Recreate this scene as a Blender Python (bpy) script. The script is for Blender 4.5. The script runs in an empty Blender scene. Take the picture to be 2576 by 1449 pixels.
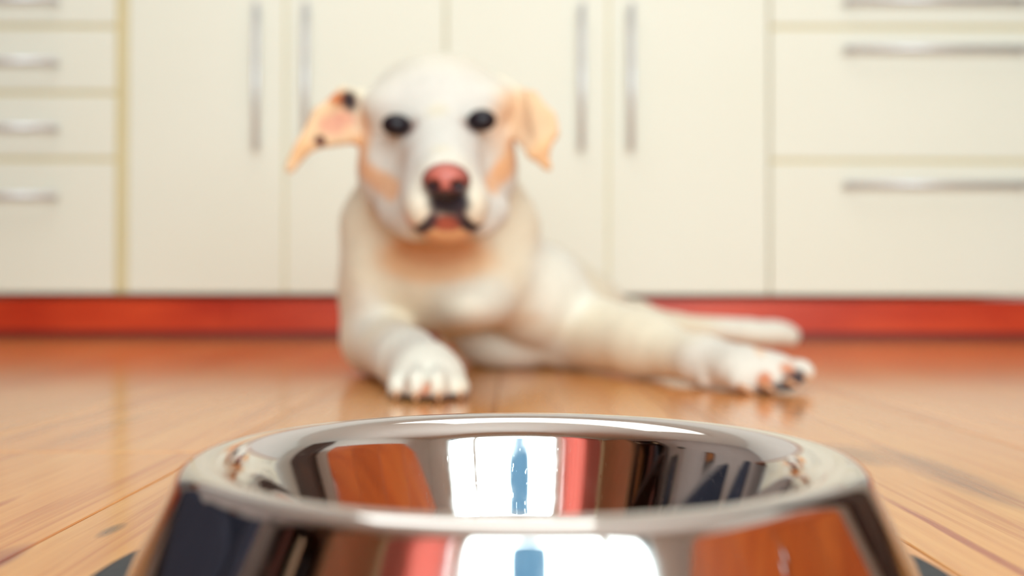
import bpy, bmesh, math, random
import numpy as np
from mathutils import Vector, Matrix

random.seed(7)
S = bpy.context.scene
COL = S.collection

# ------------------------------------------------------------------ camera, world, light, exposure
F = 2503.0; CX = 1288.0; HY = 746.0; CH = 0.107        # focal length in pixels, horizon row, camera height
cd = bpy.data.cameras.new('camera'); cam = bpy.data.objects.new('camera', cd); COL.objects.link(cam)
cd.sensor_width = 36.0; cd.lens = 36.0 * F / 2576.0
cam.location = (0, 0, CH)
pitch = math.atan((HY - 724.5) / F)
cam.rotation_euler = (Matrix.Rotation(math.radians(90) + pitch, 3, 'X') @ Matrix.Rotation(math.radians(0.13), 3, 'Z')).to_euler()
cd.clip_start = 0.02; cd.clip_end = 50
cd.dof.use_dof = True; cd.dof.focus_distance = 0.475; cd.dof.aperture_fstop = 3.9; cd.dof.aperture_blades = 0
S.camera = cam

w = bpy.data.worlds.new('world'); S.world = w; w.use_nodes = True
bg = w.node_tree.nodes['Background']; bg.inputs[0].default_value = (0.86, 0.93, 1.0, 1); bg.inputs[1].default_value = 2.0

def area(name, loc, rot, sx, sy, power, col=(1, 1, 1)):
    l = bpy.data.lights.new(name, 'AREA'); l.shape = 'RECTANGLE'; l.size = sx; l.size_y = sy
    l.energy = power; l.color = col
    o = bpy.data.objects.new(name, l); COL.objects.link(o); o.location = loc; o.rotation_euler = rot
    return o
area('window_daylight', (0.175, -1.60, 1.08), (math.radians(90), 0, 0), 2.83, 2.03, 134, (0.79, 0.975, 1.0))
area('added_ceiling_fill', (-0.3, 1.45, 2.43), (0, 0, 0), 1.5, 1.1, 7.0, (0.84, 0.97, 1.0))  # added fill from above to even out the light on the cabinets

S.view_settings.view_transform = 'Standard'; S.view_settings.look = 'None'
S.view_settings.gamma = 1.0; S.view_settings.use_curve_mapping = False
S.view_settings.exposure = 0.25
S.cycles.max_bounces = 8; S.cycles.diffuse_bounces = 4; S.cycles.glossy_bounces = 5
S.cycles.caustics_reflective = False; S.cycles.caustics_refractive = False
S.cycles.use_denoising = True
S.cycles.sample_clamp_indirect = 6.0

# ------------------------------------------------------------------ helpers
def W(px, py, Y):
    return np.array([(px - CX) / F * Y, Y, CH + (HY - py) / F * Y])

def s2l(c):
    return tuple(((v / 255.0) / 12.92 if v / 255.0 <= 0.04045 else ((v / 255.0 + 0.055) / 1.055) ** 2.4) for v in c)

def mat(name, col, rough=0.5, metal=0.0, spec=0.5, bump=None, var=None, coat=0.0, emis=None, scale=8.0):
    """col sRGB 0-255; var = (sRGB second colour, noise scale xyz) ; bump = (scale, strength)"""
    m = bpy.data.materials.new(name); m.use_nodes = True
    nt = m.node_tree; b = nt.nodes['Principled BSDF']
    c = s2l(col)
    b.inputs['Base Color'].default_value = (*c, 1); b.inputs['Roughness'].default_value = rough
    b.inputs['Metallic'].default_value = metal; b.inputs['Specular IOR Level'].default_value = spec
    b.inputs['Coat Weight'].default_value = coat
    if emis:
        b.inputs['Emission Color'].default_value = (*s2l(emis[0]), 1); b.inputs['Emission Strength'].default_value = emis[1]
    tc = nt.nodes.new('ShaderNodeTexCoord')
    def noise(scale3, det=3):
        mp = nt.nodes.new('ShaderNodeMapping'); mp.inputs['Scale'].default_value = scale3
        nt.links.new(tc.outputs['Object'], mp.inputs[0])
        n = nt.nodes.new('ShaderNodeTexNoise'); n.inputs['Scale'].default_value = 1.0; n.inputs['Detail'].default_value = det
        nt.links.new(mp.outputs[0], n.inputs['Vector']); return n
    if var is None: var = (tuple(max(0, v - 6) for v in col), (scale, scale, scale))
    n = noise(var[1]); r = nt.nodes.new('ShaderNodeValToRGB')
    r.color_ramp.elements[0].position = 0.32; r.color_ramp.elements[1].position = 0.68
    r.color_ramp.elements[0].color = (*s2l(var[0]), 1); r.color_ramp.elements[1].color = (*c, 1)
    nt.links.new(n.outputs['Fac'], r.inputs[0]); nt.links.new(r.outputs[0], b.inputs['Base Color'])
    if bump:
        nb = noise((bump[0],) * 3 if not isinstance(bump[0], tuple) else bump[0], 4)
        bp = nt.nodes.new('ShaderNodeBump'); bp.inputs['Strength'].default_value = bump[1]; bp.inputs['Distance'].default_value = 0.002
        nt.links.new(nb.outputs['Fac'], bp.inputs['Height']); nt.links.new(bp.outputs[0], b.inputs['Normal'])
    return m

def mesh_from(name, verts, faces, smooth=False):
    me = bpy.data.meshes.new(name); me.from_pydata([tuple(map(float, v)) for v in verts], [], faces); me.update()
    if smooth: me.polygons.foreach_set('use_smooth', [True] * len(me.polygons))
    return me

def link(name, me, m=None, parent=None, loc=None):
    o = bpy.data.objects.new(name, me); COL.objects.link(o)
    if m is not None and hasattr(me, 'materials') and len(me.materials) == 0: me.materials.append(m)
    if parent is not None: o.parent = parent
    if loc is not None: o.location = loc
    return o

def tag(o, label=None, cat=None, group=None, kind=None):
    if label: o['label'] = label
    if cat: o['category'] = cat
    if group: o['group'] = group
    if kind: o['kind'] = kind
    return o

def empty(name, loc, rz=0.0):
    o = bpy.data.objects.new(name, None); COL.objects.link(o); o.location = loc; o.rotation_euler.z = rz
    o.empty_display_size = 0.05
    return o

def box_bm(bm, lo, hi, bev=0.0, seg=2):
    r = bmesh.ops.create_cube(bm, size=1.0)
    vs = r['verts']
    for v in vs:
        v.co = Vector([lo[i] + (v.co[i] + 0.5) * (hi[i] - lo[i]) for i in range(3)])
    if bev > 0:
        es = list({e for v in vs for e in v.link_edges})
        bmesh.ops.bevel(bm, geom=es, offset=bev, segments=seg, profile=0.5, affect='EDGES')

def boxes(name, lst, m, parent=None, bev=0.0, seg=2):
    bm = bmesh.new()
    for lo, hi in lst: box_bm(bm, lo, hi, bev, seg)
    me = bpy.data.meshes.new(name); bm.to_mesh(me); bm.free()
    return link(name, me, m, parent)

def tube_me(name, pts, radii, n=12, cap=True, sq=None):
    """swept tube through pts (list of Vector); closed ends"""
    pts = [Vector(p) for p in pts]; V = []; Fc = []
    if not hasattr(radii, '__len__'): radii = [radii] * len(pts)
    for i, p in enumerate(pts):
        t = (pts[min(i + 1, len(pts) - 1)] - pts[max(i - 1, 0)]).normalized()
        up = Vector((0, 0, 1)) if abs(t.z) < 0.9 else Vector((1, 0, 0))
        a = t.cross(up).normalized(); b = a.cross(t).normalized()
        for k in range(n):
            an = 2 * math.pi * k / n
            V.append(p + (a * math.cos(an) + b * math.sin(an)) * radii[i])
    for i in range(len(pts) - 1):
        for k in range(n):
            Fc.append((i * n + k, i * n + (k + 1) % n, (i + 1) * n + (k + 1) % n, (i + 1) * n + k))
    if cap:
        Fc.append(tuple(range(n - 1, -1, -1))); Fc.append(tuple((len(pts) - 1) * n + k for k in range(n)))
    me = mesh_from(name, V, Fc, True)
    return me

def lathe_me(name, prof, n=192):
    V = []; Fc = []; rows = []
    for r, z in prof:
        if r < 1e-6: rows.append([len(V)]); V.append((0, 0, z))
        else:
            rows.append(list(range(len(V), len(V) + n)))
            V += [(r * math.cos(2 * math.pi * k / n), r * math.sin(2 * math.pi * k / n), z) for k in range(n)]
    for a, b in zip(rows[:-1], rows[1:]):
        if len(a) == 1 and len(b) == 1: continue
        for k in range(n):
            k2 = (k + 1) % n
            if len(a) == 1: Fc.append((a[0], b[k2], b[k]))
            elif len(b) == 1: Fc.append((a[k], a[k2], b[0]))
            else: Fc.append((a[k], a[k2], b[k2], b[k]))
    return mesh_from(name, V, Fc, True)

# ------------------------------------------------------------------ materials
M = {}
M['cream'] = mat('cream_lacquer', (239, 236, 221), 0.6, spec=0.12, var=((237, 234, 217), (1.5, 1.5, 1.5)), bump=(60, 0.02))
M['carcass'] = mat('cream_carcass_edge', (226, 210, 166), 0.5)
M['steel'] = mat('brushed_steel_handle', (224, 226, 232), 0.42, 0.65, bump=((20, 400, 400), 0.05))
M['plinth'] = mat('red_brown_plinth_wood', (226, 82, 44), 0.35, spec=0.4, var=((196, 56, 30), (3, 3, 14)))
M['worktop'] = mat('worktop_laminate', (190, 120, 80), 0.35, var=((160, 95, 60), (1.5, 30, 30)))
M['wall'] = mat('painted_wall', (238, 234, 228), 0.8, bump=(90, 0.05))
M['ceil'] = mat('ceiling_paint', (242, 240, 236), 0.9, bump=(90, 0.05))
M['white'] = mat('white_paint', (240, 238, 232), 0.4)
M['rubber'] = mat('dark_rubber', (52, 56, 60), 0.55, bump=(200, 0.2))

def wood_mat(name, cols, rough=0.16, marks=True):
    m = bpy.data.materials.new(name); m.use_nodes = True; nt = m.node_tree; N = nt.nodes; L = nt.links
    b = N['Principled BSDF']; b.inputs['Roughness'].default_value = rough
    geo = N.new('ShaderNodeNewGeometry'); oi = N.new('ShaderNodeObjectInfo')
    def math_(op, a, bb=None, clamp=False):
        x = N.new('ShaderNodeMath'); x.operation = op; x.use_clamp = clamp
        for i, v in enumerate((a, bb)):
            if v is None: continue
            if hasattr(v, 'is_output') or hasattr(v, 'links'): L.new(v, x.inputs[i])
            else: x.inputs[i].default_value = v
        return x.outputs[0]
    # per plank offset of the grain pattern
    off = N.new('ShaderNodeCombineXYZ'); L.new(math_('MULTIPLY', oi.outputs['Random'], 37.0), off.inputs[0]); L.new(math_('MULTIPLY', oi.outputs['Random'], 91.0), off.inputs[1])
    add = N.new('ShaderNodeVectorMath'); add.operation = 'ADD'; L.new(geo.outputs['Position'], add.inputs[0]); L.new(off.outputs[0], add.inputs[1])
    def noise(sc, det=4, dist=0.0, rough_=0.55):
        mp = N.new('ShaderNodeMapping'); mp.inputs['Scale'].default_value = sc; L.new(add.outputs[0], mp.inputs[0])
        n = N.new('ShaderNodeTexNoise'); n.inputs['Scale'].default_value = 1; n.inputs['Detail'].default_value = det
        n.inputs['Distortion'].default_value = dist; n.inputs['Roughness'].default_value = rough_
        L.new(mp.outputs[0], n.inputs['Vector']); return n.outputs['Fac']
    def ramp(f, stops):
        r = N.new('ShaderNodeValToRGB'); e = r.color_ramp.elements
        e[0].position = stops[0][0]; e[0].color = stops[0][1]; e[1].position = stops[-1][0]; e[1].color = stops[-1][1]
        for p, c in stops[1:-1]:
            q = e.new(p); q.color = c
        L.new(f, r.inputs[0]); return r.outputs[0]
    C = [(*s2l(c), 1) for c in cols]
    broad = noise((9, 0.9, 9), 3, 0.3)
    base = ramp(broad, [(0.3, C[0]), (0.5, C[1]), (0.7, C[2])])
    def mix(f, a, bcol, typ='MIX'):
        x = N.new('ShaderNodeMix'); x.data_type = 'RGBA'; x.blend_type = typ
        if hasattr(f, 'links'): L.new(f, x.inputs[0])
        else: x.inputs[0].default_value = f
        L.new(a, x.inputs[6])
        if hasattr(bcol, 'links'): L.new(bcol, x.inputs[7])
        else: x.inputs[7].default_value = bcol
        return x.outputs[2]
    fine = noise((150, 5.0, 60), 5, 0.4, 0.7)
    streak = noise((48, 1.3, 48), 4, 0.6, 0.6)
    g1 = ramp(fine, [(0.35, (1, 1, 1, 1)), (0.62, (0, 0, 0, 1))])
    g2 = ramp(streak, [(0.30, (0, 0, 0, 1)), (0.385, (1, 1, 1, 1)), (0.46, (0, 0, 0, 1))])
    c = mix(math_('MULTIPLY', g1, 0.30), base, C[3])
    c = mix(math_('MULTIPLY', g2, 0.6), c, C[3])
    if marks:
        sep = N.new('ShaderNodeSeparateXYZ'); L.new(geo.outputs['Position'], sep.inputs[0])
        wob = math_('MULTIPLY', math_('SUBTRACT', noise((30, 9, 30), 3), 0.5), 0.006)
        xx = math_('ADD', sep.outputs[0], wob)
        for (mx, my, rx, ry, strg, colr) in KNOTS:
            dx = math_('DIVIDE', math_('SUBTRACT', xx, mx), rx); dy = math_('DIVIDE', math_('SUBTRACT', sep.outputs[1], my), ry)
            d = math_('ADD', math_('MULTIPLY', dx, dx), math_('MULTIPLY', dy, dy))
            f = math_('MULTIPLY', math_('SUBTRACT', 1.0, d, True), strg)
            f = math_('MULTIPLY', f, math_('ADD', -0.35, math_('MULTIPLY', fine, 2.6)), True)
            c = mix(f, c, (*s2l(colr), 1))
    hsv = N.new('ShaderNodeHueSaturation'); L.new(math_('ADD', 0.93, math_('MULTIPLY', oi.outputs['Random'], 0.12)), hsv.inputs['Value']); L.new(c, hsv.inputs['Color'])
    L.new(hsv.outputs[0], b.inputs['Base Color'])
    bp = N.new('ShaderNodeBump'); bp.inputs['Strength'].default_value = 0.12; bp.inputs['Distance'].default_value = 0.0006
    L.new(fine, bp.inputs['Height']); L.new(bp.outputs[0], b.inputs['Normal'])
    b.inputs['Specular IOR Level'].default_value = 0.5
    return m
# knots and resin streaks of the boards: x, y, half width, half length, strength, colour
KNOTS = [(-0.182, 0.455, 0.005, 0.017, 1.1, (112, 74, 56)), (0.262, 0.61, 0.020, 0.13, 0.9, (150, 92, 66)), (0.235, 0.68, 0.022, 0.06, 0.7, (140, 90, 66)),
         (0.199, 0.44, 0.004, 0.13, 1.1, (176, 82, 48)), (-0.208, 0.40, 0.009, 0.035, 1.0, (150, 74, 56)),
         (-0.262, 0.49, 0.005, 0.05, 0.7, (186, 96, 56)), (-0.33, 0.80, 0.014, 0.16, 0.5, (170, 104, 70)), (0.165, 0.40, 0.003, 0.06, 0.9, (180, 96, 60))]
M['floor'] = wood_mat('pine_floor_boards', [(222, 146, 80), (231, 160, 92), (237, 175, 106), (186, 98, 50)], 0.13)
M['doorwood'] = wood_mat('orange_brown_door_wood', [(172, 78, 30), (186, 90, 36), (196, 104, 44), (130, 50, 20)], 0.3, False)
M['darkwood'] = wood_mat('dark_brown_wood', [(58, 36, 30), (70, 44, 34), (84, 54, 40), (40, 26, 24)], 0.4, False)

# ------------------------------------------------------------------ room shell
CF = 2.457                        # y of the cabinet fronts
XL, XR, YB, YF, HC = -2.2, 2.2, -1.40, CF + 0.62, 2.5
floor = boxes('floor', [((XL, YB, -0.05), (XR, YF, -0.012))], mat('subfloor_screed', (150, 130, 110), 0.8)); tag(floor, kind='structure')
# planks run away from the camera; the joint at x = 0.55 and the cross joint at y = 0.68 are the ones the picture shows
pw, pl = 0.18875, 1.30
x0 = 0.55 - pw * 20
plank_cache = {}
def plank_me(wd, ln):
    k = (round(wd, 4), round(ln, 4))
    if k not in plank_cache:
        bm = bmesh.new(); g = 0.0005
        box_bm(bm, (g, g, -0.0115), (wd - g, ln - g, 0.0), 0.0006, 1)
        me = bpy.data.meshes.new('plank'); bm.to_mesh(me); bm.free(); me.materials.append(M['floor']); plank_cache[k] = me
    return plank_cache[k]
stag = {}
for i in range(60):
    xa = x0 + i * pw; xb = xa + pw
    if xb <= XL or xa >= XR: continue
    a, b_ = max(xa, XL), min(xb, XR)
    k = i % 3
    # plank under the left part of the frame ends at y = 0.682
    ys = 0.682 + (k * 0.433 if xa < 0 else 0.35 + k * 0.433) - pl * 4
    if a < -0.15: ys = 0.682 - pl * 4 + ((i % 2) * 0.0 if a > -0.56 else k * 0.433)
    y = ys
    while y < YF:
        ya, yb = max(y, YB), min(y + pl, YF)
        if yb - ya > 0.02:
            link('plank', plank_me(b_ - a, yb - ya), None, floor, (a, ya, 0))
        y += pl

def struct(name, lst, m, bev=0.0): return tag(boxes(name, lst, m, None, bev), kind='structure')
struct('ceiling', [((XL, YB, HC), (XR, YF, HC + 0.05))], M['ceil'])
struct('wall_front', [((XL, YF, -0.05), (XR, YF + 0.1, HC))], M['wall'])
struct('wall_left', [((XL - 0.1, YB, -0.05), (XL, YF, HC))], mat('taupe_wall_paint', (176, 166, 164), 0.8, bump=(90, 0.05)))
struct('wall_right', [((XR, YB, -0.05), (XR + 0.1, YF, HC))], M['wall'])
WX0, WX1, WZ0, WZ1 = -1.25, 1.60, 0.06, 2.10
struct('wall_back', [((XL, YB - 0.12, -0.05), (WX0, YB, HC)), ((WX1, YB - 0.12, -0.05), (XR, YB, HC)),
                     ((WX0, YB - 0.12, -0.05), (WX1, YB, WZ0)), ((WX0, YB - 0.12, WZ1), (WX1, YB, HC))], M['wall'])
# ------------------------------------------------------------------ the room behind the camera (the bowl mirrors it)
M['greywall'] = M['wall']
# window: frame, mullion, glass panes
wf = empty('window_1', ((WX0 + WX1) / 2, YB - 0.06, WZ0)); tag(wf, kind='structure')
ww, wh = WX1 - WX0, WZ1 - WZ0
boxes('window_frame', [((-ww / 2, -0.03, 0), (-ww / 2 + 0.06, 0.03, wh)), ((ww / 2 - 0.06, -0.03, 0), (ww / 2, 0.03, wh)),
      ((-ww / 2 + 0.06, -0.03, 0), (ww / 2 - 0.06, 0.03, 0.06)), ((-ww / 2 + 0.06, -0.03, wh - 0.06), (ww / 2 - 0.06, 0.03, wh)),
      ((0.68, -0.03, 0.06), (0.76, 0.03, wh - 0.06)), ((-0.955, -0.03, 0.06), (-0.775, 0.03, wh - 0.06))], M['white'], wf, 0.004)
glass = bpy.data.materials.new('window_glass'); glass.use_nodes = True
gn = glass.node_tree; gn.nodes.clear()
_o = gn.nodes.new('ShaderNodeOutputMaterial'); _t = gn.nodes.new('ShaderNodeBsdfTransparent'); _g = gn.nodes.new('ShaderNodeBsdfGlossy'); _m = gn.nodes.new('ShaderNodeMixShader'); _f = gn.nodes.new('ShaderNodeFresnel')
_g.inputs['Roughness'].default_value = 0.0; _f.inputs['IOR'].default_value = 1.3
gn.links.new(_f.outputs[0], _m.inputs[0]); gn.links.new(_t.outputs[0], _m.inputs[1]); gn.links.new(_g.outputs[0], _m.inputs[2]); gn.links.new(_m.outputs[0], _o.inputs[0])
for a, b_ in ((-ww / 2 + 0.055, -0.95), (-0.78, 0.685), (0.755, ww / 2 - 0.055)):
    boxes('pane', [((a, -0.004, 0.055), (b_, 0.0, wh - 0.055))], glass, wf)
st = link('plant_stand', lathe_me('plant_stand', [(0, 0.0005), (0.15, 0.0005), (0.15, 0.015), (0.03, 0.03), (0.018, 0.06), (0.018, 0.84), (0.03, 0.86), (0.16, 0.865), (0.16, 0.88), (0, 0.88)], 40), M['white'], None, (0.04, YB + 0.26, 0.0))
tag(st, 'slim white pedestal under the stand-in blue vase by the window, mirrored in the bowl', 'stand')
vz = lathe_me('vase', [(0, 0), (0.09, 0), (0.12, 0.02), (0.16, 0.10), (0.175, 0.2), (0.15, 0.29), (0.09, 0.35), (0.075, 0.39), (0.095, 0.42), (0.085, 0.42), (0.065, 0.39), (0.08, 0.34), (0.0, 0.30)], 48)  # vase that stands in for a blue shape
vm = mat('standin_blue_glass', (120, 170, 200), 0.35)
_nt = vm.node_tree; _tr = _nt.nodes.new('ShaderNodeBsdfTranslucent'); _tr.inputs[0].default_value = (*s2l((176, 204, 222)), 1); _mx = _nt.nodes.new('ShaderNodeMixShader'); _mx.inputs[0].default_value = 0.7
_nt.links.new(_nt.nodes['Principled BSDF'].outputs[0], _mx.inputs[1]); _nt.links.new(_tr.outputs[0], _mx.inputs[2]); _nt.links.new(_mx.outputs[0], _nt.nodes['Material Output'].inputs[0])
v = link('vase', vz, vm, None, (0.04, YB + 0.26, 0.8805)); v.scale = (0.85, 0.85, 1)  # vase put in as a stand-in for a blue shape
tag(v, 'frosted blue glass vase standing in for a blue shape mirrored in the bowl', 'vase')

# pink curtain beside the window
def curtain(name, x0, x1, y, z0, z1, m, folds=9, amp=0.035):
    V = []; Fc = []; n = folds * 8; th = 0.006
    for side in (0, 1):
        for j in range(7):
            z = z0 + (z1 - z0) * j / 6
            for i in range(n + 1):
                V.append((x0 + (x1 - x0) * i / n, y + amp * math.sin(2 * math.pi * folds * i / n + 0.3 * math.sin(j)) * (0.7 + 0.3 * (1 - j / 6)) + side * th, z))
    st = (n + 1) * 7
    for j in range(6):
        for i in range(n):
            a = j * (n + 1) + i
            Fc.append((a, a + 1, a + n + 2, a + n + 1)); b_ = a + st
            Fc.append((b_, b_ + n + 1, b_ + n + 2, b_ + 1))
    for i in range(n):
        Fc.append((i, i + st, i + st + 1, i + 1)); t0 = 6 * (n + 1) + i; Fc.append((t0, t0 + 1, t0 + 1 + st, t0 + st))
    return link(name, mesh_from(name, V, Fc, True), m)
cm_ = mat('rose_pink_cloth', (246, 196, 188), 0.85, var=((232, 128, 114), (2.2, 2, 0.4)), bump=(300, 0.2))
_nt = cm_.node_tree; _tr = _nt.nodes.new('ShaderNodeBsdfTranslucent'); _tr.inputs[0].default_value = (*s2l((244, 186, 178)), 1); _mx = _nt.nodes.new('ShaderNodeMixShader'); _mx.inputs[0].default_value = 0.45
_nt.links.new(_nt.nodes['Principled BSDF'].outputs[0], _mx.inputs[1]); _nt.links.new(_tr.outputs[0], _mx.inputs[2]); _nt.links.new(_mx.outputs[0], _nt.nodes['Material Output'].inputs[0])
cu = curtain('curtain', -1.60, -0.74, YB + 0.07, 0.02, 2.06, cm_)
tag(cu, 'rose pink pleated curtain hanging left of the bright window mirrored in the bowl', 'curtain')
rod = link('curtain_rod', tube_me('curtain_rod', [(-1.68, YB + 0.075, 2.085), (-0.72, YB + 0.075, 2.085)], 0.013), M['white']); tag(rod, 'white rod above the pink curtain mirrored in the bowl', 'curtain rod')
for xx in (-1.66, -0.74):
    boxes('bracket', [((xx - 0.008, YB - 0.002, 2.07), (xx + 0.008, YB + 0.078, 2.10))], M['white'], rod)

tag(boxes('trim_2', [((-1.76, YB - 0.001, 0.0), (-1.66, YB + 0.03, 2.2))], mat('cream_door_trim', (246, 232, 196), 0.5), None, 0.004), kind='structure')
def tallbox(name, label, cat, lo, hi, m, doors, axis, nshelf=0):
    """free-standing cabinet: body and door leaves on the side facing the room"""
    c = ((lo[0] + hi[0]) / 2, (lo[1] + hi[1]) / 2); t = empty(name, (c[0], c[1], 0.0)); tag(t, label, cat)
    l = (lo[0] - c[0], lo[1] - c[1], 0.001); h = (hi[0] - c[0], hi[1] - c[1], hi[2])
    boxes('body', [(l, h)], m, t, 0.004)
    sx = 1 if axis > 0 else -1
    fx = h[0] if sx > 0 else l[0]
    n = doors
    for k in range(n):
        y0 = l[1] + 0.01 + (h[1] - l[1] - 0.02) * k / n; y1 = l[1] + 0.01 + (h[1] - l[1] - 0.02) * (k + 1) / n
        a = fx + 0.0005 * sx; b_ = fx + 0.02 * sx
        d = boxes('door', [((min(a, b_), y0 + 0.002, 0.06), (max(a, b_), y1 - 0.002, hi[2] - 0.03))], m, t, 0.003)
        ky = y1 - 0.03 if k % 2 == 0 else y0 + 0.03
        me = tube_me('knob', [(b_, ky, hi[2] * 0.52), (b_ + 0.025 * sx, ky, hi[2] * 0.52)], [0.007, 0.013], 12); link('knob', me, M['steel'], d)
    return t
M['brownwood'] = wood_mat('mid_brown_wood', [(176, 130, 96), (186, 138, 104), (196, 148, 112), (150, 106, 78)], 0.4, False)
tallbox('wardrobe', 'brown wooden wardrobe in the corner left of the pink curtain, mirrored in the bowl', 'wardrobe', (XL + 0.01, YB + 0.01, 0), (XL + 0.42, -0.62, 2.05), M['brownwood'], 2, 1)
# dark open bookcase with a few pale things on its shelves
bc = empty('bookcase', (XL + 0.17, -0.28, 0.0)); tag(bc, 'dark brown bookcase with pale books between wardrobe and grey wall, mirrored in the bowl', 'bookcase')
hx, hy, hz = 0.155, 0.31, 1.85
boxes('case', [((-hx, -hy, 0.001), (hx, -hy + 0.025, hz)), ((-hx, hy - 0.025, 0.001), (hx, hy, hz)), ((-hx, -hy + 0.025, 0.001), (-hx + 0.012, hy - 0.025, hz)), ((-hx, -hy + 0.025, hz - 0.025), (hx, hy - 0.025, hz))], M['darkwood'], bc)
bkcols = [(226, 214, 190), (96, 50, 40), (60, 60, 70), (140, 90, 50), (40, 36, 40), (200, 180, 150)]
bkm = [mat('book_cloth_%s' % n, c, 0.7) for n, c in zip(('cream', 'maroon', 'slate', 'tan', 'black', 'beige'), bkcols)]
for k in range(5):
    z = 0.06 + k * 0.35
    boxes('shelf', [((-hx + 0.012, -hy + 0.025, z), (hx, hy - 0.025, z + 0.022))], M['darkwood'], bc)
names = ['cream', 'maroon', 'slate', 'tan', 'black', 'beige']
for (y, wd, h, z, mi, lev) in ((-0.55, 0.045, 0.27, 4, 0, 'top'), (-0.50, 0.05, 0.25, 4, 1, 'top'), (-0.11, 0.06, 0.26, 4, 5, 'top'), (-0.40, 0.055, 0.24, 4, 4, 'top'),
                               (-0.54, 0.05, 0.27, 3, 3, 'second highest'), (-0.30, 0.06, 0.25, 3, 1, 'second highest'), (-0.20, 0.05, 0.26, 3, 2, 'second highest'),
                               (-0.50, 0.06, 0.26, 2, 4, 'middle'), (-0.35, 0.05, 0.24, 2, 0, 'middle'), (-0.15, 0.06, 0.27, 2, 1, 'middle')):
    z = 0.0825 + z * 0.35
    b_ = boxes('book', [((XL + 0.05, y, z), (XL + 0.27, y + wd, z + h))], bkm[mi], None, 0.002, 1)
    tag(b_, '%s book on the %s shelf of the dark bookcase mirrored in the bowl' % (names[mi], lev), 'book', 'books in the dark bookcase')

# dark sofa along the left wall
sf = empty('sofa', (XL + 0.46, 0.90, 0.0)); tag(sf, 'dark navy sofa along the left wall, mirrored in the side of the bowl', 'sofa')
navy = mat('navy_sofa_cloth', (40, 44, 62), 0.9, bump=(250, 0.3))
boxes('seat', [((-0.22, -0.50, 0.10), (0.43, 0.50, 0.42))], navy, sf, 0.04, 3)
boxes('backrest', [((-0.44, -0.50, 0.10), (-0.225, 0.50, 0.86))], navy, sf, 0.05, 3)
for s in (-1, 1): boxes('armrest', [((-0.44, 0.505 * s if s > 0 else -0.65, 0.10), (0.43, 0.65 if s > 0 else -0.505, 0.62))], navy, sf, 0.04, 3)
for sx in (-0.38, 0.37):
    for sy in (-0.58, 0.58): link('leg', tube_me('leg', [(sx, sy, 0.0005), (sx, sy, 0.11)], [0.018, 0.025], 12), M['darkwood'], sf)
# pictures and clock on the left wall
def picture(y, z, w_, h, col, lab, edge=(40, 36, 36)):
    t = empty('picture', (XL + 0.001, y, z)); tag(t, lab, 'picture')
    fw = 0.025
    boxes('frame', [((0, -w_ / 2, 0), (0.022, -w_ / 2 + fw, h)), ((0, w_ / 2 - fw, 0), (0.022, w_ / 2, h)), ((0, -w_ / 2 + fw, 0), (0.022, w_ / 2 - fw, fw)), ((0, -w_ / 2 + fw, h - fw), (0.022, w_ / 2 - fw, h))], mat('picture_frame_paint', edge, 0.5), t)
    boxes('canvas', [((0, -w_ / 2 + fw, fw), (0.012, w_ / 2 - fw, h - fw))], mat('picture_canvas', col, 0.8, var=(tuple(int(c * 0.7) for c in col), (9, 9, 9))), t)
picture(0.16, 1.00, 0.16, 0.20, (70, 82, 110), 'small dark blue picture nearest the bookcase on the left wall, mirrored in the bowl')
picture(0.95, 0.98, 0.22, 0.18, (176, 104, 44), 'orange-brown picture above the navy sofa, mirrored in the bowl')
ck = empty('wall_clock', (XL + 0.001, 0.34, 1.38)); tag(ck, 'small round dark clock high on the left wall, mirrored in the bowl', 'clock')
cm = lathe_me('clock_case', [(0, 0), (0.085, 0), (0.09, 0.01), (0.085, 0.03), (0.075, 0.03), (0.073, 0.02), (0, 0.02)], 40)
o = link('clock_case', cm, mat('clock_case_plastic', (60, 54, 54), 0.4), ck); o.rotation_euler = (0, math.radians(90), 0)
boxes('clock_hand', [((0.0205, -0.003, -0.01), (0.023, 0.003, 0.06))], M['white'], ck)

# long orange-brown sideboard along the right wall
sb = tallbox('sideboard', 'long orange-brown wooden sideboard along the right wall, mirrored in the bowl', 'sideboard', (XR - 0.46, YB + 0.05, 0), (XR - 0.01, 0.98, 1.30), M['doorwood'], 5, -1)
rn = boxes('table_runner', [((XR - 0.45, YB + 0.10, 1.3005), (XR - 0.03, 0.93, 1.306))], mat('red_runner_cloth', (206, 58, 30), 0.8), None); tag(rn, 'red cloth runner along the top of the orange-brown sideboard, mirrored in the bowl', 'table runner')
tallbox('tall_cabinet', 'tall dark brown cabinet beyond the sideboard on the right wall, mirrored in the bowl', 'cabinet', (XR - 0.40, 1.42, 0), (XR - 0.01, 2.05, 2.05), M['darkwood'], 2, -1)
# added ceiling panel, out of view, that evens out the light on the cabinets
cl = empty('added_ceiling_panel', (-0.3, 1.45, HC)); tag(cl, 'added unseen ceiling panel with a pale diffuser that brightens the cabinets', 'ceiling light')
boxes('frame', [((-0.80, -0.60, -0.055), (-0.76, 0.60, -0.0005)), ((0.76, -0.60, -0.055), (0.80, 0.60, -0.0005)), ((-0.76, -0.60, -0.055), (0.76, -0.56, -0.0005)), ((-0.76, 0.56, -0.055), (0.76, 0.60, -0.0005))], M['white'], cl, 0.003)  # frame of the added ceiling panel
boxes('added_panel_diffuser', [((-0.758, -0.558, -0.05), (0.758, 0.558, -0.044))], mat('fill_panel_glow', (246, 244, 238), 0.5, emis=((255, 250, 240), 0.8)), cl)
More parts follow.
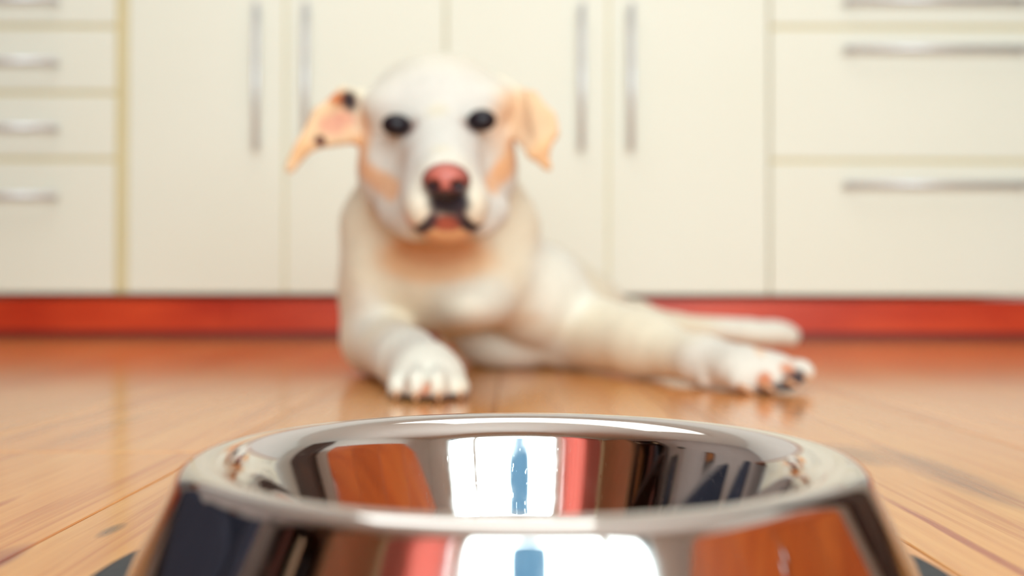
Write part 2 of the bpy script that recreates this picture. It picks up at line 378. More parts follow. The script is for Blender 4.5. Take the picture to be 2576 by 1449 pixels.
# ------------------------------------------------------------------ kitchen units
FT = 0.019                         # front thickness
def handle_me(length, vertical):
    """bar handle: rod with two standoff posts, centred on the origin of the front surface"""
    bm = bmesh.new()
    def cyl(p0, p1, r):
        p0 = Vector(p0); p1 = Vector(p1); d = p1 - p0
        g = bmesh.ops.create_cone(bm, cap_ends=True, segments=14, radius1=r, radius2=r, depth=d.length)
        q = d.to_track_quat('Z', 'Y').to_matrix().to_4x4()
        bmesh.ops.transform(bm, matrix=Matrix.Translation((p0 + p1) / 2) @ q, verts=g['verts'])
    h = length / 2; so = -0.034
    if vertical:
        cyl((0, so, -h), (0, so, h), 0.0062)
        for s in (-1, 1): cyl((0, 0.0, s * (h - 0.022)), (0, so, s * (h - 0.022)), 0.005)
    else:
        cyl((-h, so, 0), (h, so, 0), 0.0062)
        for s in (-1, 1): cyl((s * (h - 0.014), 0.0, 0), (s * (h - 0.014), so, 0), 0.005)
    me = bpy.data.meshes.new('handle'); bm.to_mesh(me); bm.free()
    me.polygons.foreach_set('use_smooth', [len(p.vertices) == 4 for p in me.polygons])
    me.materials.append(M['steel']); return me
hcache = {}
def handle(parent, x, z, length, vertical):
    k = (length, vertical)
    if k not in hcache: hcache[k] = handle_me(length, vertical)
    link('handle', hcache[k], None, parent, (x, -FT, z))

DEP = 0.56; ZB, ZT = 0.113, 0.908
def unit(name, label, x0, x1):
    t = empty(name, (x0, CF + FT, ZB)); wd = x1 - x0
    tag(t, label, 'cabinet', 'fitted cream kitchen cabinets')
    p = 0.018; D = DEP - FT; H = ZT - ZB
    boxes('carcass', [((0, 0, 0), (p, D, H)), ((wd - p, 0, 0), (wd, D, H)), ((p, 0, 0), (wd - p, D, p)), ((p, 0, H - p), (wd - p, D, H)),
                      ((p, D - 0.006, p), (wd - p, D, H - p)), ((0.001, -0.0125, 0.001), (wd - 0.001, -0.0006, H - 0.001))], M['carcass'], t)
    return t
def front(t, name, x0, x1, z0, z1, ox):
    """front panel at world extents; origin of the thing at (ox, CF+FT, ZB)"""
    f = boxes(name, [((x0 - ox, -FT, z0 - ZB), (x1 - ox, -0.0128, z1 - ZB))], M['cream'], t, 0.0022, 2)
    return f
G = 0.0045
def drawers(name, label, x0, x1, zs, hx0, hx1, hz):
    t = unit(name, label, x0, x1)
    for (z0, z1), z in zip(zs, hz):
        f = front(t, 'drawer', x0 + 0.002, x1 - 0.002, z0, z1, x0)
        handle(f, (hx0 + hx1) / 2 - x0, z - ZB, round(hx1 - hx0, 3), False)
drawers('kitchen_cabinet', 'cream cabinet of short stacked drawers at the left edge', -1.577, -0.9795,
        [(ZB, 0.4385), (0.449, 0.6030), (0.6135, 0.768), (0.7785, ZT)], -1.440, -1.112, (0.352, 0.519, 0.681, 0.833))
drawers('kitchen_cabinet', 'wide cream cabinet of deep drawers at the right edge', 0.637, 1.4435,
        [(ZB, 0.4385), (0.449, 0.7700), (0.7805, ZT)], 0.812, 1.262, (0.384, 0.716, 0.834))
for (xs, lab, hx) in (((-0.9525, -0.562, -0.165), 'double-door cream cabinet left of the dog, behind its flipped ear', (-0.6265, -0.5056)),
                      ((-0.165, 0.2375, 0.636), 'double-door cream cabinet behind the dog, right of its head', (0.171, 0.292))):
    t = unit('kitchen_cabinet', lab, xs[0], xs[2])
    for a, b_, hxx in ((xs[0], xs[1], hx[0]), (xs[1], xs[2], hx[1])):
        f = front(t, 'door', a + G / 2 + 0.0005, b_ - G / 2 - 0.0005, ZB, ZT, xs[0])
        handle(f, hxx - xs[0], 0.645 - ZB, 0.36, True)
fil = boxes('trim_1', [((-0.979, CF + 0.012, ZB), (-0.953, CF + 0.03, ZT))], M['carcass']); tag(fil, kind='structure')
wt = boxes('worktop', [((XL + 0.01, CF - 0.018, 0.91), (1.46, YF - 0.005, 0.948))], M['worktop'], None, 0.003)
tag(wt, 'wood-coloured laminate worktop lying along the tops of the cream cabinets', 'worktop')
PY = CF + 0.050
pb = boxes('baseboard_front', [((XL, PY + 0.016, 0.0005), (1.75, PY + 0.03, 0.101))], M['plinth']); tag(pb, kind='structure')
for a, b_ in ((-2.15, -0.7195), (-0.7185, 1.75)):
    boxes('panel', [((a, PY, 0.019), (b_, PY + 0.0155, 0.101))], M['plinth'], pb, 0.0008, 1)
boxes('seal_strip', [((-2.15, PY - 0.003, 0.0005), (1.75, PY + 0.0155, 0.0185))], mat('dark_red_seal', (128, 34, 26), 0.5), pb)

# ------------------------------------------------------------------ steel bowl
RB = 0.12; BH = 0.052; BC = (0.004, 0.360)
bowl = empty('dog_bowl', (BC[0], BC[1], 0.0)); tag(bowl, 'shiny stainless steel dog bowl with a dark rubber base in the foreground', 'bowl')
prof = []
ws = 0.488
def lip(cx, cz, r, a0, a1, n):
    return [(cx + r * math.cos(math.radians(a0 + (a1 - a0) * i / n)), cz + r * math.sin(math.radians(a0 + (a1 - a0) * i / n))) for i in range(n + 1)]
RLIP = 0.0085; aw = math.degrees(math.atan(ws)); IA = 22.0
rc = RB - RLIP; zc = BH - RLIP
outer = lip(rc, zc, RLIP, aw - 2, 90, 14)
RI = 0.0165                                       # the inner side of the lip rolls over more gently
outer += lip(rc, BH - RI, RI, 90, 180 - IA, 22)[1:]
ro, zo = outer[0]
prof = [(ro + (zo - 0.004) * ws + 0.0015, 0.004)] + [(ro + (zo - z) * ws, z) for z in np.linspace(0.006, zo - 0.002, 14)] + outer
ri, zi = outer[-1]
tn = math.tan(math.radians(IA)); RF = 0.009; zf = 0.005
# inner wall tangent to a fillet of radius RF over the flat bottom
zt = zf + RF - RF * math.sin(math.radians(IA)); 
rt = ri - (zi - zt) * tn
prof += [(ri + (rt - ri) * k / 8, zi + (zt - zi) * k / 8) for k in range(1, 8)]
fcx = rt - RF * math.cos(math.radians(IA)); fcz = zf + RF
for i in range(0, 15):
    a = math.radians(-IA - (90 - IA) * i / 14); prof.append((fcx + RF * math.cos(a), fcz + RF * math.sin(a)))
prof += [(fcx * k, zf) for k in (0.7, 0.4, 0.15)] + [(0, zf)]
def steel_mat():
    m = bpy.data.materials.new('polished_stainless_steel'); m.use_nodes = True; nt = m.node_tree; N = nt.nodes; L = nt.links
    b = N['Principled BSDF']; b.inputs['Metallic'].default_value = 1; b.inputs['Base Color'].default_value = (*s2l((226, 222, 219)), 1)
    tc = N.new('ShaderNodeTexCoord')
    mp = N.new('ShaderNodeMapping'); mp.inputs['Scale'].default_value = (900, 60, 200); mp.inputs['Rotation'].default_value = (0, 0, 0.5); L.new(tc.outputs['Object'], mp.inputs[0])
    n = N.new('ShaderNodeTexNoise'); n.inputs['Scale'].default_value = 1; n.inputs['Detail'].default_value = 3; L.new(mp.outputs[0], n.inputs['Vector'])
    mp2 = N.new('ShaderNodeMapping'); mp2.inputs['Scale'].default_value = (70, 70, 70); L.new(tc.outputs['Object'], mp2.inputs[0])
    n2 = N.new('ShaderNodeTexNoise'); n2.inputs['Scale'].default_value = 1; n2.inputs['Detail'].default_value = 2; L.new(mp2.outputs[0], n2.inputs['Vector'])
    r = N.new('ShaderNodeMapRange'); r.inputs['From Min'].default_value = 0.4; r.inputs['From Max'].default_value = 0.7
    r.inputs['To Min'].default_value = 0.035; r.inputs['To Max'].default_value = 0.10
    L.new(n2.outputs['Fac'], r.inputs['Value']); L.new(r.outputs[0], b.inputs['Roughness'])
    # sparse hairline scratches: thin crests of a stretched noise
    r2 = N.new('ShaderNodeValToRGB'); e = r2.color_ramp.elements; e[0].position = 0.66; e[0].color = (0, 0, 0, 1); e[1].position = 0.74; e[1].color = (1, 1, 1, 1)
    L.new(n.outputs['Fac'], r2.inputs[0])
    bp = N.new('ShaderNodeBump'); bp.inputs['Strength'].default_value = 0.05; bp.inputs['Distance'].default_value = 0.0001
    L.new(r2.outputs[0], bp.inputs['Height']); L.new(bp.outputs[0], b.inputs['Normal'])
    return m
link('bowl_shell', lathe_me('bowl_shell', prof, 256), steel_mat(), bowl)
link('rubber_base', lathe_me('rubber_base', [(0.130, 0.0003), (0.1525, 0.0003), (0.1545, 0.002), (0.1545, 0.0055), (0.1528, 0.0078), (0.1495, 0.0084), (0.1435, 0.0080), (0.130, 0.0055), (0.130, 0.0003)], 160), M['rubber'], bowl)

# ------------------------------------------------------------------ the dog: one continuous body surface from a blended distance field
HS = 0.0036
glo = np.array([-0.34, 0.93, -0.012]); ghi = np.array([0.64, 2.12, 0.425])
GN = np.ceil((ghi - glo) / HS).astype(int)
D = np.full(GN, 0.5, dtype=np.float32)
AX = [glo[i] + HS * np.arange(GN[i]) for i in range(3)]

def region(lo, hi):
    a = np.clip(np.floor((np.array(lo) - glo) / HS).astype(int), 0, GN); b = np.clip(np.ceil((np.array(hi) - glo) / HS).astype(int) + 1, 0, GN)
    sl = tuple(slice(a[i], b[i]) for i in range(3))
    x = AX[0][sl[0]][:, None, None].astype(np.float32); y = AX[1][sl[1]][None, :, None].astype(np.float32); z = AX[2][sl[2]][None, None, :].astype(np.float32)
    return sl, x, y, z
def comb(sl, d, k, sub=False):
    A = D[sl]
    if sub:
        d = -d; h = np.clip(0.5 + 0.5 * (d - A) / k, 0, 1); D[sl] = A * (1 - h) + d * h + k * h * (1 - h)
    else:
        h = np.clip(0.5 + 0.5 * (A - d) / k, 0, 1); D[sl] = A * (1 - h) + d * h - k * h * (1 - h)
def ell(c, r, k=0.02, rot=None, sub=False):
    c = np.array(c, float); r = np.array(r, float); R = max(r) + k + 0.01
    sl, x, y, z = region(c - R, c + R)
    x = x - c[0]; y = y - c[1]; z = z - c[2]
    if rot is not None:
        m = np.array(Matrix(rot) if not hasattr(rot, 'to_3x3') else rot.to_3x3()).T     # world -> local
        x, y, z = (m[0, 0] * x + m[0, 1] * y + m[0, 2] * z, m[1, 0] * x + m[1, 1] * y + m[1, 2] * z, m[2, 0] * x + m[2, 1] * y + m[2, 2] * z)
    k0 = np.sqrt((x / r[0]) ** 2 + (y / r[1]) ** 2 + (z / r[2]) ** 2) + 1e-6
    k1 = np.sqrt((x / r[0] ** 2) ** 2 + (y / r[1] ** 2) ** 2 + (z / r[2] ** 2) ** 2) + 1e-6
    comb(sl, (k0 * (k0 - 1) / k1).astype(np.float32), k, sub)
def cap(a, b, ra, rb, k=0.02, sub=False):
    a = np.array(a, float); b = np.array(b, float); R = max(ra, rb) + k + 0.01
    sl, x, y, z = region(np.minimum(a, b) - R, np.maximum(a, b) + R)
    ba = b - a; bb = ba.dot(ba)
    px, py, pz = x - a[0], y - a[1], z - a[2]
    t = np.clip((px * ba[0] + py * ba[1] + pz * ba[2]) / bb, 0, 1)
    d = np.sqrt((px - t * ba[0]) ** 2 + (py - t * ba[1]) ** 2 + (pz - t * ba[2]) ** 2) - (ra + (rb - ra) * t)
    comb(sl, d.astype(np.float32), k, sub)
def tri(a, b, c, th, k=0.01):
    a, b, c = [np.array(v, float) for v in (a, b, c)]
    R = th + k + 0.01
    sl, x, y, z = region(np.minimum(np.minimum(a, b), c) - R, np.maximum(np.maximum(a, b), c) + R)
    ba, cb, ac = b - a, c - b, a - c; nor = np.cross(ba, ac)
    def dt(v, p): return v[0] * p[0] + v[1] * p[1] + v[2] * p[2]
    pa = (x - a[0], y - a[1], z - a[2]); pb = (x - b[0], y - b[1], z - b[2]); pc = (x - c[0], y - c[1], z - c[2])
    ins = (np.sign(dt(np.cross(ba, nor), pa)) + np.sign(dt(np.cross(cb, nor), pb)) + np.sign(dt(np.cross(ac, nor), pc))) < 2.0
    def ed(v, p):
        t = np.clip(dt(v, p) / v.dot(v), 0, 1); return (v[0] * t - p[0]) ** 2 + (v[1] * t - p[1]) ** 2 + (v[2] * t - p[2]) ** 2
    e = np.minimum(np.minimum(ed(ba, pa), ed(cb, pb)), ed(ac, pc))
    f = dt(nor, pa) ** 2 / nor.dot(nor)
    comb(sl, (np.sqrt(np.where(ins, e, f)) - th).astype(np.float32), k)
def rp(px, Y): return px * Y / F

# trunk
ell(W(1140, 690, 1.36), (0.122, 0.12, 0.074), 0.03)                      # fore chest
ell(W(1180, 765, 1.28), (0.044, 0.07, 0.032), 0.035)                     # breast bone point
cap((-0.05, 1.50, 0.128), (0.03, 1.76, 0.11), 0.100, 0.100, 0.03)        # rib cage to loin
cap(W(1100, 400, 1.30), W(1110, 600, 1.37), 0.085, 0.118, 0.04)          # neck
ell(W(1105, 560, 1.33), (0.132, 0.075, 0.072), 0.04)                     # ruff of skin under the throat
# shoulders
ell(W(955, 705, 1.36), (0.050, 0.085, 0.082), 0.03)
ell(W(1345, 735, 1.42), (0.070, 0.09, 0.070), 0.035)
# rump and thighs
ell((0.10, 1.82, 0.085), (0.105, 0.12, 0.082), 0.05)
ell((0.0, 1.50, 0.048), (0.092, 0.080, 0.052), 0.012)                   # belly and tucked thigh between the forelegs
cap((0.00, 1.60, 0.045), (-0.04, 1.74, 0.05), 0.04, 0.05, 0.03)
# hind leg stretched to the side
cap((0.15, 1.84, 0.078), W(1600, 800, 1.90), 0.046, 0.032, 0.03)
cap(W(1600, 800, 1.90), W(1700, 820, 1.93), 0.030, 0.0235, 0.02)
cap(W(1700, 820, 1.93), W(1880, 830, 1.95), 0.0225, 0.0235, 0.015)
ell(W(1935, 836, 1.95), (0.056, 0.034, 0.0255), 0.015)
ell(W(1985, 846, 1.945), (0.020, 0.020, 0.0165), 0.006)
ell(W(1990, 840, 1.97), (0.018, 0.018, 0.016), 0.005)
cap((0.09, 1.93, 0.04), (-0.04, 2.02, 0.02), 0.028, 0.018, 0.02)            # tail root
cap((-0.04, 2.02, 0.02), (-0.14, 2.02, 0.014), 0.018, 0.010, 0.01)
# left foreleg (picture left)
cap(W(950, 740, 1.36), W(945, 850, 1.36), 0.046, 0.042, 0.03)
cap(W(945, 860, 1.35), W(1025, 905, 1.16), 0.042, 0.034, 0.025)
cap(W(1025, 905, 1.16), W(1072, 935, 1.08), 0.033, 0.034, 0.02)
ell(W(1076, 950, 1.075), (0.041, 0.05, 0.027), 0.015)
for px, py, Y, r in ((1004, 972, 1.045, (0.0125, 0.022, 0.0165)), (1050, 966, 1.028, (0.0135, 0.025, 0.0185)), (1101, 968, 1.028, (0.0135, 0.025, 0.0185)), (1150, 976, 1.05, (0.0135, 0.022, 0.0165))):
    ell(W(px, py, Y), r, 0.004)
for px in (1027, 1076, 1126):                                               # clefts between the toes
    cap(W(px, 925, 1.035), W(px, 1000, 0.995), 0.0016, 0.0030, 0.004, True)
# right foreleg stretched to the picture's right
cap(W(1370, 760, 1.43), W(1430, 835, 1.46), 0.062, 0.046, 0.03)
cap(W(1440, 845, 1.45), W(1610, 868, 1.30), 0.046, 0.036, 0.02)
cap(W(1430, 795, 1.46), W(1650, 866, 1.27), 0.040, 0.033, 0.03)
cap(W(1610, 868, 1.30), W(1765, 905, 1.18), 0.036, 0.0285, 0.02)
cap(W(1765, 905, 1.18), W(1860, 925, 1.13), 0.028, 0.027, 0.015)
ell(W(1905, 932, 1.125), (0.047, 0.034, 0.0245), 0.012)
for px, py, Y, r in ((1868, 950, 1.105, (0.018, 0.014, 0.0165)), (1925, 950, 1.10, (0.021, 0.014, 0.0175)), (1975, 943, 1.11, (0.022, 0.015, 0.018)), (2008, 934, 1.14, (0.019, 0.014, 0.0155))):
    ell(W(px, py, Y), r, 0.004)
ell(W(1775, 950, 1.15), (0.010, 0.010, 0.012), 0.008)                    # carpal pad bump

# head
ell(W(1103, 292, 1.235), (0.0905, 0.095, 0.071), 0.02)                   # skull
ell(W(1102, 262, 1.20), (0.066, 0.07, 0.052), 0.03)
ell(W(1100, 428, 1.215), (0.0985, 0.080, 0.086), 0.03)                    # cheeks and jaw
ell(W(1106, 512, 1.17), (0.062, 0.070, 0.043), 0.03)
ell(W(985, 266, 1.166), (0.036, 0.030, 0.022), 0.025)                     # brows
ell(W(1222, 254, 1.170), (0.036, 0.030, 0.022), 0.025)
cap(W(1106, 345, 1.15), W(1121, 450, 1.045), 0.047, 0.0315, 0.03)        # bridge of the muzzle
ell(W(1112, 480, 1.09), (0.043, 0.055, 0.036), 0.02)
ell(W(1068, 520, 1.055), (0.0235, 0.040, 0.0285), 0.014)                 # flews
ell(W(1180, 515, 1.055), (0.0225, 0.040, 0.0285), 0.014)
ell(W(1126, 575, 1.075), (0.030, 0.036, 0.0165), 0.010)                  # chin
cap(W(1040, 560, 1.135), W(1000, 540, 1.16), 0.022, 0.02, 0.02)
cap(W(1205, 555, 1.135), W(1240, 530, 1.16), 0.022, 0.02, 0.02)
# eye sockets and mouth line
ell(W(995, 314, 1.098), (0.021, 0.020, 0.0145), 0.012, sub=True)
ell(W(1211, 302, 1.098), (0.021, 0.020, 0.0145), 0.012, sub=True)
MOUTH = [(1040, 580, 1.055), (1075, 566, 1.035), (1100, 548, 1.018), (1125, 543, 1.012), (1150, 546, 1.018), (1172, 562, 1.035), (1200, 572, 1.055)]
for a, b in zip(MOUTH[:-1], MOUTH[1:]): cap(W(*a), W(*b), 0.0038, 0.0038, 0.004, True)
cap(W(1124, 505, 0.998), W(1125, 543, 1.005), 0.0012, 0.002, 0.003, True)
# line under the jaw where the throat skin starts
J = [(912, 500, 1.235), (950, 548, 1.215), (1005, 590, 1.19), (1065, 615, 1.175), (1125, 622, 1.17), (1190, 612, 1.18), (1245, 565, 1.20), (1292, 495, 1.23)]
for a, b in zip(J[:-1], J[1:]): cap(W(*a), W(*b), 0.007, 0.007, 0.014, True)
# left ear: folded out, its inside showing
eL = [W(905, 238, 1.20), W(900, 345, 1.20), W(862, 232, 1.175), W(800, 285, 1.165), W(792, 362, 1.16), W(728, 425, 1.15), W(752, 372, 1.15)]
tri(eL[0], eL[1], eL[3], 0.0052, 0.012); tri(eL[1], eL[4], eL[3], 0.0052, 0.008); tri(eL[4], eL[5], eL[3], 0.0046, 0.006)
tri(eL[3], eL[6], eL[5], 0.0046, 0.006)
cap(eL[0], eL[2], 0.008, 0.007, 0.006); cap(eL[2], eL[3], 0.007, 0.0055, 0.006); cap(eL[3], eL[6], 0.0055, 0.0050, 0.006); cap(eL[6], eL[5], 0.005, 0.005, 0.006)
cap(eL[1], eL[4], 0.0075, 0.0065, 0.006)
ell(W(872, 262, 1.165), (0.013, 0.012, 0.011), 0.006, sub=True)
# right ear: hanging flap folded once
eR = [W(1262, 198, 1.20), W(1292, 330, 1.19), W(1335, 245, 1.165), W(1388, 290, 1.15), W(1392, 335, 1.15), W(1365, 370, 1.15), W(1380, 424, 1.155), W(1335, 385, 1.15)]
tri(eR[0], eR[1], eR[2], 0.006, 0.014); tri(eR[1], eR[2], eR[5], 0.006, 0.008); tri(eR[2], eR[3], eR[4], 0.006, 0.008)
tri(eR[2], eR[4], eR[5], 0.006, 0.008); tri(eR[1], eR[5], eR[7], 0.0055, 0.008); tri(eR[5], eR[6], eR[7], 0.005, 0.008)
# rest on the floor
D = np.maximum(D, (0.0012 - AX[2])[None, None, :].astype(np.float32))

def surface_nets(D):
    s = D < 0
    act = np.zeros(tuple(n - 1 for n in D.shape), bool)
    c8 = [s[i:D.shape[0] - 1 + i, j:D.shape[1] - 1 + j, k:D.shape[2] - 1 + k] for i in (0, 1) for j in (0, 1) for k in (0, 1)]
    cnt = sum(c.astype(np.int8) for c in c8); act = (cnt > 0) & (cnt < 8)
    I = np.argwhere(act); idx = -np.ones(act.shape, dtype=np.int64); idx[act] = np.arange(len(I))
    acc = np.zeros((len(I), 3)); num = np.zeros(len(I))
    cs = [(i, j, k) for i in (0, 1) for j in (0, 1) for k in (0, 1)]
    for a in range(8):
        for b in range(a + 1, 8):
            df = [cs[b][m] - cs[a][m] for m in range(3)]
            if sum(abs(v) for v in df) != 1: continue
            da = D[I[:, 0] + cs[a][0], I[:, 1] + cs[a][1], I[:, 2] + cs[a][2]]; db = D[I[:, 0] + cs[b][0], I[:, 1] + cs[b][1], I[:, 2] + cs[b][2]]
            cr = (da < 0) != (db < 0); t = np.where(cr, da / np.where(cr, da - db, 1), 0)
            P = np.array(cs[a])[None, :] + t[:, None] * np.array(df)[None, :]
            acc[cr] += P[cr]; num[cr] += 1
    V = (I + acc / num[:, None]) * HS + glo
    Fs = []
    for ax in range(3):
        u, v = (ax + 1) % 3, (ax + 2) % 3
        lo = [slice(1, -1)] * 3; lo[ax] = slice(0, -1); hi = [slice(1, -1)] * 3; hi[ax] = slice(1, None)
        a = s[tuple(lo)]; b = s[tuple(hi)]
        E = np.argwhere(a != b); fl = a[tuple(E.T)]
        E = E + 1; E[:, ax] -= 1
        def g(du, dv):
            q = E.copy(); q[:, u] -= du; q[:, v] -= dv; return idx[tuple(q.T)]
        q = np.stack([g(1, 1), g(0, 1), g(0, 0), g(1, 0)], 1)
        q = np.where(fl[:, None], q, q[:, ::-1]); Fs.append(q)
    return V, np.concatenate(Fs)
DV, DF = surface_nets(D)
# keep the one connected body
lab = np.arange(len(DV))
while True:
    m = lab[DF].min(1); new = lab.copy()
    for c in range(4): np.minimum.at(new, DF[:, c], m)
    new = new[new]
    if (new == lab).all(): break
    lab = new
big = np.bincount(lab).argmax(); keep = lab == big
print('dog pieces', len(np.unique(lab)), 'verts', len(DV), int(keep.sum()))
rem = np.cumsum(keep) - 1; DF = rem[DF[keep[DF].all(1)]]; DV = DV[keep]
# light smoothing
for it in range(3):
    acc = np.zeros_like(DV); n_ = np.zeros(len(DV))
    for a, b in ((0, 1), (1, 2), (2, 3), (3, 0)):
        np.add.at(acc, DF[:, a], DV[DF[:, b]]); np.add.at(acc, DF[:, b], DV[DF[:, a]]); np.add.at(n_, DF[:, a], 1); np.add.at(n_, DF[:, b], 1)
    DV = DV * 0.5 + 0.5 * acc / n_[:, None]
# coat colours by place on the body, with some light and shade painted in
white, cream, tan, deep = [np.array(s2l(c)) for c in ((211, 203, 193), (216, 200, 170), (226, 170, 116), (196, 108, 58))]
pinkc, dark, lipc = [np.array(s2l(c)) for c in ((222, 150, 130), (44, 34, 42), (150, 66, 46))]
white2 = np.array(s2l((226, 220, 206)))  # paler than the head's white, lifts legs and body in weaker light
C = np.tile(np.array(s2l((226, 213, 189))), (len(DV), 1))
def paint(c, r, col, a=1.0, p=2.0):
    global C
    d = np.sqrt((((DV - np.array(c)) / np.array(r)) ** 2).sum(1)); f = np.clip((1.25 - d) / 0.5, 0, 1) * a
    f = f * f * (3 - 2 * f); C = C * (1 - f[:, None]) + col * f[:, None]
def pline(pts, r, col, a=1.0):
    global C
    f = np.zeros(len(DV))
    for A, B in zip(pts[:-1], pts[1:]):
        A, B = W(*A), W(*B); ba = B - A; t = np.clip(((DV - A) @ ba) / ba.dot(ba), 0, 1)
        d = np.linalg.norm(DV - A - t[:, None] * ba, axis=1); f = np.maximum(f, np.clip((1.3 * r - d) / (0.6 * r), 0, 1))
    f = f * a; C = C * (1 - f[:, None]) + col * f[:, None]
paint(W(1102, 420, 1.15), (0.115, 0.14, 0.13), white, 0.9)
paint(W(1050, 920, 1.12), (0.07, 0.16, 0.05), white2, 0.8); paint(W(1880, 920, 1.12), (0.10, 0.10, 0.045), white, 0.7); paint(W(940, 790, 1.33), (0.035, 0.08, 0.05), white2, 0.8)
paint(W(1380, 700, 1.38), (0.07, 0.10, 0.07), white2, 0.8); paint(W(1300, 880, 1.45), (0.10, 0.10, 0.05), white2, 0.9); paint(W(1200, 760, 1.28), (0.06, 0.08, 0.04), white2, 0.7)
paint(W(1950, 830, 1.95), (0.14, 0.10, 0.05), white2, 0.9)
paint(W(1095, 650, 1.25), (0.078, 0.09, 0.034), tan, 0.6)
paint(W(1095, 632, 1.25), (0.056, 0.09, 0.022), np.array(s2l((206, 120, 62))), 0.4)                    # throat: tan of the coat plus painted shade below the chin
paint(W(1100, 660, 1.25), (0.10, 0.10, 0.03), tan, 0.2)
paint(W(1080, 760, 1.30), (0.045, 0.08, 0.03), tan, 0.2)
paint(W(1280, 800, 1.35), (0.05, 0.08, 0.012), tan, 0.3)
chk = np.array(s2l((222, 160, 108)))  # cheek tan of the coat, with shade by the ears painted in
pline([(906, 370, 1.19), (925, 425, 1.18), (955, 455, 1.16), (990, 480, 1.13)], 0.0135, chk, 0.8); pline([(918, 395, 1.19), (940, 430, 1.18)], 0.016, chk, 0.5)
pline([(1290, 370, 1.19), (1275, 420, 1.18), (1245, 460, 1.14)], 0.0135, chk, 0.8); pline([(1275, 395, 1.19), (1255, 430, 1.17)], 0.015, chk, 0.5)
paint(W(925, 330, 1.19), (0.012, 0.04, 0.04), tan, 0.5)
paint(W(1103, 330, 1.12), (0.02, 0.03, 0.03), cream, 0.8); paint(W(1103, 165, 1.25), (0.06, 0.05, 0.008), tan, 0.5)
paint(W(1115, 395, 1.06), (0.018, 0.03, 0.012), cream, 0.9)
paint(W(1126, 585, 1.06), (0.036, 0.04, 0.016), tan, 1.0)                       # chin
paint(W(1125, 562, 1.04), (0.018, 0.03, 0.009), lipc, 0.9)
paint(W(1035, 555, 1.05), (0.016, 0.02, 0.016), pinkc, 0.6)
# ears
paint(W(800, 320, 1.16), (0.055, 0.06, 0.062), tan, 0.6); paint(W(740, 410, 1.15), (0.03, 0.04, 0.035), tan, 0.5)
paint(W(832, 320, 1.175), (0.016, 0.03, 0.012), pinkc, 0.6); paint(W(862, 300, 1.185), (0.015, 0.03, 0.010), pinkc, 0.6)
paint(W(868, 250, 1.17), (0.022, 0.022, 0.0085), deep, 0.8); paint(W(880, 256, 1.17), (0.0115, 0.022, 0.0135), dark, 1.0); paint(W(865, 285, 1.16), (0.013, 0.02, 0.010), deep, 0.7)
paint(W(804, 354, 1.155), (0.0070, 0.012, 0.0065), np.array(s2l((84, 36, 34))), 1.0)
paint(W(1345, 320, 1.15), (0.052, 0.05, 0.065), tan, 0.6); paint(W(1375, 400, 1.15), (0.025, 0.03, 0.025), tan, 0.5)
pline([(1280, 235, 1.19), (1295, 270, 1.18), (1300, 310, 1.18)], 0.0045, np.array(s2l((120, 64, 48))), 0.9)
# eyelids, nose rim, lips
for (x, y) in ((995, 314), (1211, 302)):
    paint(W(x, y, 1.10), (0.0225, 0.03, 0.0150), np.array(s2l((150, 92, 72))), 0.8)
    paint(W(x, y, 1.10), (0.0178, 0.03, 0.0112), dark, 1.0)
pline([(1005, 345, 1.10), (1000, 375, 1.10)], 0.007, cream, 0.7)
paint(W(1128, 512, 1.01), (0.0225, 0.03, 0.0165), dark, 1.0)
paint(W(1122, 465, 1.01), (0.0245, 0.02, 0.020), dark, 0.9)
pline(MOUTH, 0.0080, np.array(s2l((70, 36, 44))), 1.0)
pline([(1035, 578, 1.06), (1075, 565, 1.03)], 0.007, dark, 0.8); pline([(1168, 566, 1.03), (1200, 570, 1.06)], 0.007, dark, 0.8)
# paws: pads under the toes
low = np.clip((0.0085 - DV[:, 2]) / 0.004, 0, 1) * ((DV[:, 1] < 1.18) & (DV[:, 0] < 0.0)); C = C * (1 - low[:, None]) + np.array(s2l((86, 66, 58))) * low[:, None]
pline([(1020, 985, 1.02), (1032, 960, 1.02)], 0.004, deep, 0.6); pline([(1066, 990, 1.01), (1078, 970, 1.01)], 0.005, deep, 0.8); pline([(1120, 985, 1.02), (1135, 1000, 1.02)], 0.005, deep, 0.6)
paint(W(1800, 940, 1.15), (0.012, 0.02, 0.014), deep, 0.35); paint(W(1925, 960, 1.085), (0.009, 0.012, 0.012), deep, 0.8)
paint(W(1905, 890, 1.12), (0.008, 0.02, 0.010), tan, 0.5)
padc = np.array(s2l((66, 54, 56)))
paint(W(2010, 955, 1.10), (0.022, 0.03, 0.012), padc, 1.0); paint(W(1975, 985, 1.08), (0.030, 0.03, 0.010), padc, 1.0); paint(W(1985, 925, 1.09), (0.010, 0.02, 0.007), deep, 0.7)
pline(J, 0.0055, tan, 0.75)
org = np.array((-0.05, 1.35, 0.0))
dme = bpy.data.meshes.new('dog_body'); dme.vertices.add(len(DV)); dme.vertices.foreach_set('co', (DV - org).astype(np.float32).ravel())
dme.loops.add(len(DF) * 4); dme.loops.foreach_set('vertex_index', DF.astype(np.int32).ravel())
dme.polygons.add(len(DF)); dme.polygons.foreach_set('loop_start', np.arange(0, len(DF) * 4, 4, dtype=np.int32))
dme.update(calc_edges=True); dme.validate(); dme.polygons.foreach_set('use_smooth', [True] * len(dme.polygons))
ca = dme.color_attributes.new('coat', 'FLOAT_COLOR', 'POINT'); ca.data.foreach_set('color', np.concatenate([C, np.ones((len(C), 1))], 1).astype(np.float32).ravel())
